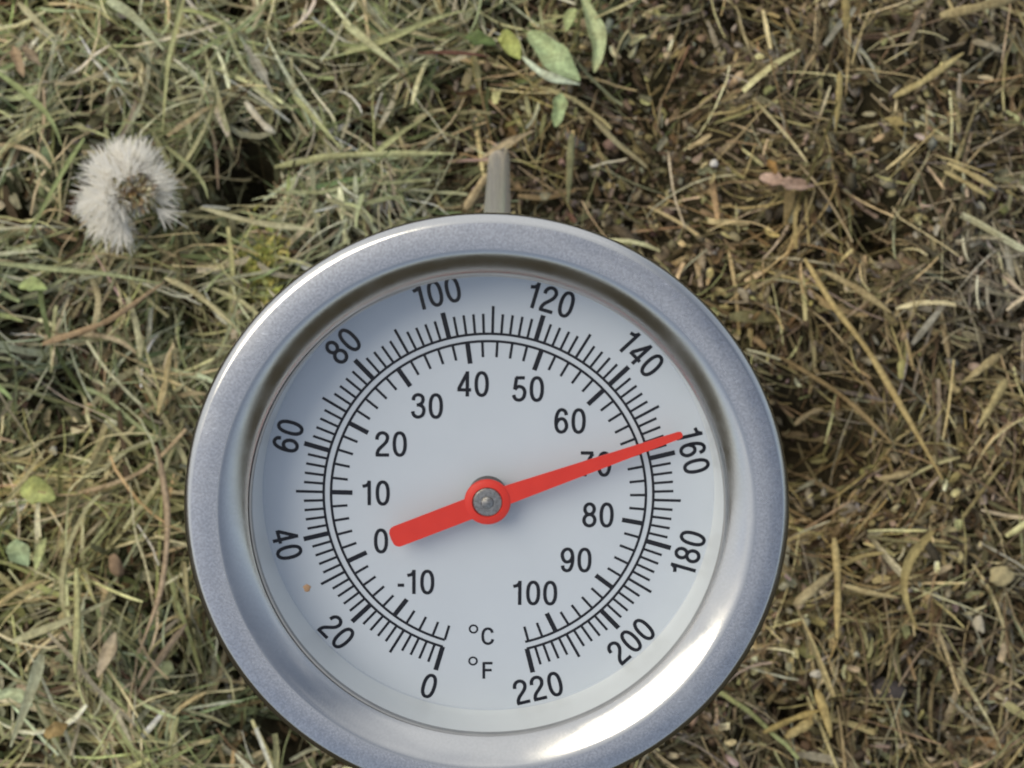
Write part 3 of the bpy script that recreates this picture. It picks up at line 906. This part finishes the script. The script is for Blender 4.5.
GL = {
 '1': [[(.345,0),(.345,1)], [(.345,.945),(.30,.86),(.23,.80),(.09,.765)]],
 '2': [[(.05,.67),(.07,.80),(.145,.905),(.26,.945),(.38,.905),(.448,.80),(.445,.69),(.40,.58),(.29,.45),(.15,.31),(.08,.19),(.055,.055)], [(.0,.055),(.51,.055)]],
 '3': [[(.065,.72),(.09,.85),(.165,.925),(.26,.945),(.365,.91),(.425,.82),(.425,.69),(.36,.59),(.27,.545),(.19,.54)],
       [(.27,.545),(.39,.495),(.455,.40),(.46,.27),(.405,.13),(.26,.055),(.13,.09),(.065,.18),(.045,.29)]],
 '4': [[(.375,0),(.375,1)], [(.365,.93),(.05,.30)], [(.0,.265),(.52,.265)]],
 '5': [[(.46,.94),(.125,.94)], [(.15,.96),(.085,.47)], [(.085,.47),(.16,.56),(.26,.595),(.38,.55),(.45,.44),(.458,.31),(.42,.17),(.34,.085),(.24,.055),(.14,.085),(.075,.16),(.045,.26)]],
 '6': [[(.445,.73),(.415,.86),(.345,.925),(.26,.945),(.165,.895),(.095,.75),(.062,.57),(.06,.40),(.085,.21),(.16,.09),(.26,.055),(.37,.095),(.445,.21),(.458,.33),(.42,.47),(.35,.56),(.26,.585),(.17,.55),(.10,.46),(.065,.36)]],
 '7': [[(.02,.94),(.50,.94)], [(.475,.91),(.36,.72),(.26,.47),(.205,.22),(.185,0)]],
 'C': [[(.60,.70),(.56,.83),(.47,.92),(.35,.95),(.20,.90),(.10,.75),(.065,.50),(.10,.25),(.20,.10),(.35,.05),(.48,.085),(.58,.18),(.62,.32)]],
 'F': [[(.07,0),(.07,1)], [(.05,.94),(.56,.94)], [(.05,.52),(.51,.52)]],
 '-': [[(.02,.36),(.27,.36)]],
}
GL['9'] = [[(.52 - x, 1 - y) for x, y in st] for st in GL['6']]
def _oval(cx, cy, rx, ry, e=1.15):
    f = lambda v: math.copysign(abs(v) ** (1 / e), v)
    return [(cx + rx * f(math.cos(k * math.pi / 20)), cy + ry * f(math.sin(k * math.pi / 20))) for k in range(40)]
GL['0'] = [_oval(.26, .5, .205, .447)]
GL['8'] = [_oval(.26, .735, .178, .210, 1.0), _oval(.26, .285, .207, .232, 1.0)]

def glyphs(text, size, name, label, px, py, rot, sw=0.136, z=INK):
    """printed characters drawn as even strokes, size = height in mm, rounded like a grotesque face"""
    V, Fc = [], []
    x = 0.0; q = 0
    for ch in text:
        adv = {'-': .30, 'C': .68, 'F': .6, '1': .60}.get(ch, .655)
        if ch == '1' and x == 0: x -= 0.04
        for st in GL[ch]:
            closed = ch in '08'
            p = [Vector((a + x, b, 0)) for a, b in st]
            if len(p) > 2 and not closed: p = spline(p, len(p) * 5)
            n = len(p); i0 = len(V)
            for k in range(n):
                a = p[k - 1] if (k or closed) else p[0]; b = p[(k + 1) % n] if (k < n - 1 or closed) else p[-1]
                t = (b - a).normalized(); nn = Vector((-t.y, t.x, 0))
                for sg in (-1, 1):
                    w = p[k] + nn * sg * sw / 2
                    V.append([w.x, w.y, q * 0.0012])
            for k in range(n if closed else n - 1):
                a, b = i0 + 2 * k, i0 + 2 * ((k + 1) % n)
                Fc.append((a, b, b + 1, a + 1))
            q += 1
        x += adv
    V = np.array(V)
    mn, mx = V.min(0), V.max(0)
    V[:, :2] = (V[:, :2] - (mn + mx)[:2] / 2) * size
    V[:, 0] *= 1.03
    u, v = dial_uv(px, py, z)
    cr, sr = math.cos(rot), math.sin(rot)
    out = np.stack([(V[:, 0] * cr - V[:, 1] * sr + u) * MM, (V[:, 0] * sr + V[:, 1] * cr + v) * MM, (z + V[:, 2]) * MM], 1)
    # faces must look up
    o = mesh_obj(name, out, [f[::-1] for f in Fc], M_INK, face, smooth=False)
    if label: o['label'] = label
    return o

FNUM = {0: (429,686), 20: (337,632), 40: (287,544), 60: (288,436), 80: (343,346), 100: (437,293), 120: (551,300), 140: (641,354),
        160: (693,451), 180: (688,553), 200: (631,641), 220: (538,688)}
CNUM = {-10: (416,582), 0: (381,541), 10: (376,493), 20: (391,444), 30: (427,406), 40: (473,384), 50: (528,389), 60: (570,421),
        70: (596,464), 80: (598,515), 90: (576,560), 100: (535,593)}
TS = 2.24
for F, (px, py) in FNUM.items():
    a = ang(F)
    rot = -a if 40 < F < 180 else -a + math.pi
    glyphs(str(F), TS * 1.03, 'numeral', 'black outer number %d' % F, px, py, rot)
for Cn, (px, py) in CNUM.items():
    glyphs(str(Cn), TS, 'numeral', 'black inner number %d' % Cn if Cn >= 0 else 'black inner number minus 10', px, py, math.radians(-0.5))
glyphs('C', 1.56, 'unit_letter', 'letter C', 487.7, 636.2, 0, 0.155)
glyphs('F', 1.56, 'unit_letter', 'letter F', 487.5, 670.3, 0, 0.155)
def degree(px, py):
    u, v = dial_uv(px, py, INK); V, Fc = [], []; n = 32
    for k in range(n):
        a = 2 * math.pi * k / n
        for r in (3.0, 4.9):
            V.append(((u + r * U * math.cos(a)) * MM, (v + r * U * math.sin(a)) * MM, INK * MM))
    for k in range(n):
        k2 = (k + 1) % n
        Fc.append((2 * k, 2 * k + 1, 2 * k2 + 1, 2 * k2))
    mesh_obj('degree_ring', V, Fc, M_INK, face, smooth=False)
degree(473.5, 629); degree(473, 661)

# pointer with hub and pin
def pointer():
    z0 = -5.15; th = 0.16
    hx, hy = dial_uv(487.5, 501.5, z0)
    tx, ty = dial_uv(682, 434, z0); bx, by = dial_uv(391, 538.5, z0)
    d1 = Vector((tx - hx, ty - hy)); d2 = Vector((bx - hx, by - hy))
    out = []
    def off(d, s, w):
        u = d.normalized(); n = Vector((-u.y, u.x))
        return Vector((hx, hy)) + u * s + n * w
    Lt, Lb = d1.length, d2.length
    R = 23.0 * U
    # outline, counter-clockwise starting at the tip's lower corner
    out.append(off(d1, Lt - 3 * U, -3.6 * U)); out.append(off(d1, Lt - .5 * U, -2.6 * U)); out.append(off(d1, Lt + .6 * U, 0)); out.append(off(d1, Lt - .5 * U, 2.6 * U)); out.append(off(d1, Lt - 3 * U, 3.6 * U))
    w1 = 9.5 * U; w2 = 10.8 * U
    s1 = math.sqrt(R * R - w1 * w1); s2 = math.sqrt(R * R - w2 * w2)
    a_t = math.atan2(d1.y, d1.x); a_b = math.atan2(d2.y, d2.x)
    a_s = a_t + math.asin(w1 / R); a_e = a_b - math.asin(w2 / R)
    while a_e < a_s: a_e += 2 * math.pi
    for k in range(17):
        a = a_s + (a_e - a_s) * k / 16
        out.append(Vector((hx + R * math.cos(a), hy + R * math.sin(a))))
    for k in range(9):
        a = math.pi / 2 - math.pi * k / 8
        out.append(off(d2, Lb - 7 * U + 7 * U * max(0, math.cos(a)), -w2 * (abs(math.sin(a)) ** 0.6) * (1 if math.sin(a) > 0 else -1)))
    a_s = a_b + math.asin(w2 / R); a_e = a_t - math.asin(w1 / R)
    while a_e < a_s: a_e += 2 * math.pi
    for k in range(17):
        a = a_s + (a_e - a_s) * k / 16
        out.append(Vector((hx + R * math.cos(a), hy + R * math.sin(a))))
    n = len(out)
    V = [(p.x * MM, p.y * MM, (z0 + th) * MM) for p in out] + [(p.x * MM, p.y * MM, z0 * MM) for p in out]
    Fc = [tuple(range(n)), tuple(range(2 * n - 1, n - 1, -1))] + [(i, i + n, (i + 1) % n + n, (i + 1) % n) for i in range(n)]
    t = NT('red pointer paint')
    t.l(t.ramp(t.noise(500), [(0.3, (.58, .020, .006)), (0.7, (.64, .026, .008))]), t.b.inputs['Base Color'])
    t.set(Roughness=0.38)
    p = mesh_obj('pointer', V, Fc, t.m, root, smooth=False)
    # raised hub ring and pin
    def ring(name, prof, mat, par, cx, cy, n=48):
        V, Fc = [], []
        for r, z in prof:
            for k in range(n):
                a = 2 * math.pi * k / n
                V.append(((cx + r * math.cos(a)) * MM, (cy + r * math.sin(a)) * MM, z * MM))
        for i in range(len(prof) - 1):
            for k in range(n):
                Fc.append((i * n + k, (i + 1) * n + k, (i + 1) * n + (k + 1) % n, i * n + (k + 1) % n))
        return mesh_obj(name, V, Fc, mat, par, sharp=40)
    zt = z0 + th
    ring('hub', [(R * .97, zt - .3), (R * .96, zt + .06), (R * .80, zt + .17), (15.5 * U, zt + .20), (14.6 * U, zt + .08)], t.m, p, hx, hy)
    ring('under_ring', [(19.5 * U, -6.99), (19.5 * U, z0 - .02)], plain('dark spindle', (.06, .055, .05), .5), p, hx, hy + 0.12)  # dark ring below the hub, set off centre so an arc shows
    ring('pin', [(14.4 * U, zt - .1), (14.4 * U, zt + .14), (13.2 * U, zt + .24), (9 * U, zt + .25), (6.4 * U, zt + .24), (5.6 * U, zt + .36), (3 * U, zt + .44), (0.01, zt + .46)],
         steel('dull pin steel', (.32, .31, .29), 0.34, 0.30), p, hx, hy)
pointer()

# glass: thin clear pane, weak mirror of the sky
t = NT('clear glass')
tr = t.n('BsdfTransparent'); gl = t.n('BsdfGlossy'); gl.inputs['Roughness'].default_value = 0.02
lw = t.n('LayerWeight'); lw.inputs['Blend'].default_value = 0.5
pw = t.n('Math', operation='POWER'); pw.inputs[1].default_value = 5.0
t.l(lw.outputs['Facing'], pw.inputs[0])
fr = t.n('Math', operation='MULTIPLY_ADD'); fr.inputs[1].default_value = 0.6; fr.inputs[2].default_value = 0.03
t.l(pw.outputs[0], fr.inputs[0])
mx = t.n('MixShader')
t.l(fr.outputs[0], mx.inputs[0]); t.l(tr.outputs[0], mx.inputs[1]); t.l(gl.outputs[0], mx.inputs[2])
t.l(mx.outputs[0], t.out.inputs['Surface'])
lathe('glass', [(0.001, -1.95), (10, -1.96), (17, -2.0), (19.6, -2.05), (20.34, -2.12)], [t.m], root)

# a speck of dirt on the glass
import bmesh
bm = bmesh.new(); bmesh.ops.create_icosphere(bm, subdivisions=2, radius=1)
u, v = dial_uv(307, 588, -1.95)
for q in bm.verts:
    q.co = Vector((q.co.x * .33 * (1 + .2 * math.sin(5 * q.co.y)), q.co.y * .36, q.co.z * .10)) * MM
me = bpy.data.meshes.new('dirt_speck'); bm.to_mesh(me); bm.free()
me.materials.append(plain('dried dirt', (.30, .19, .11), .8))
o = bpy.data.objects.new('dirt_speck', me); COL.objects.link(o)
o.matrix_world = TM @ Matrix.Translation((u * MM, v * MM, -1.93 * MM))
tag(o, 'tiny brown dirt speck on the glass near number 20', 'dirt speck')
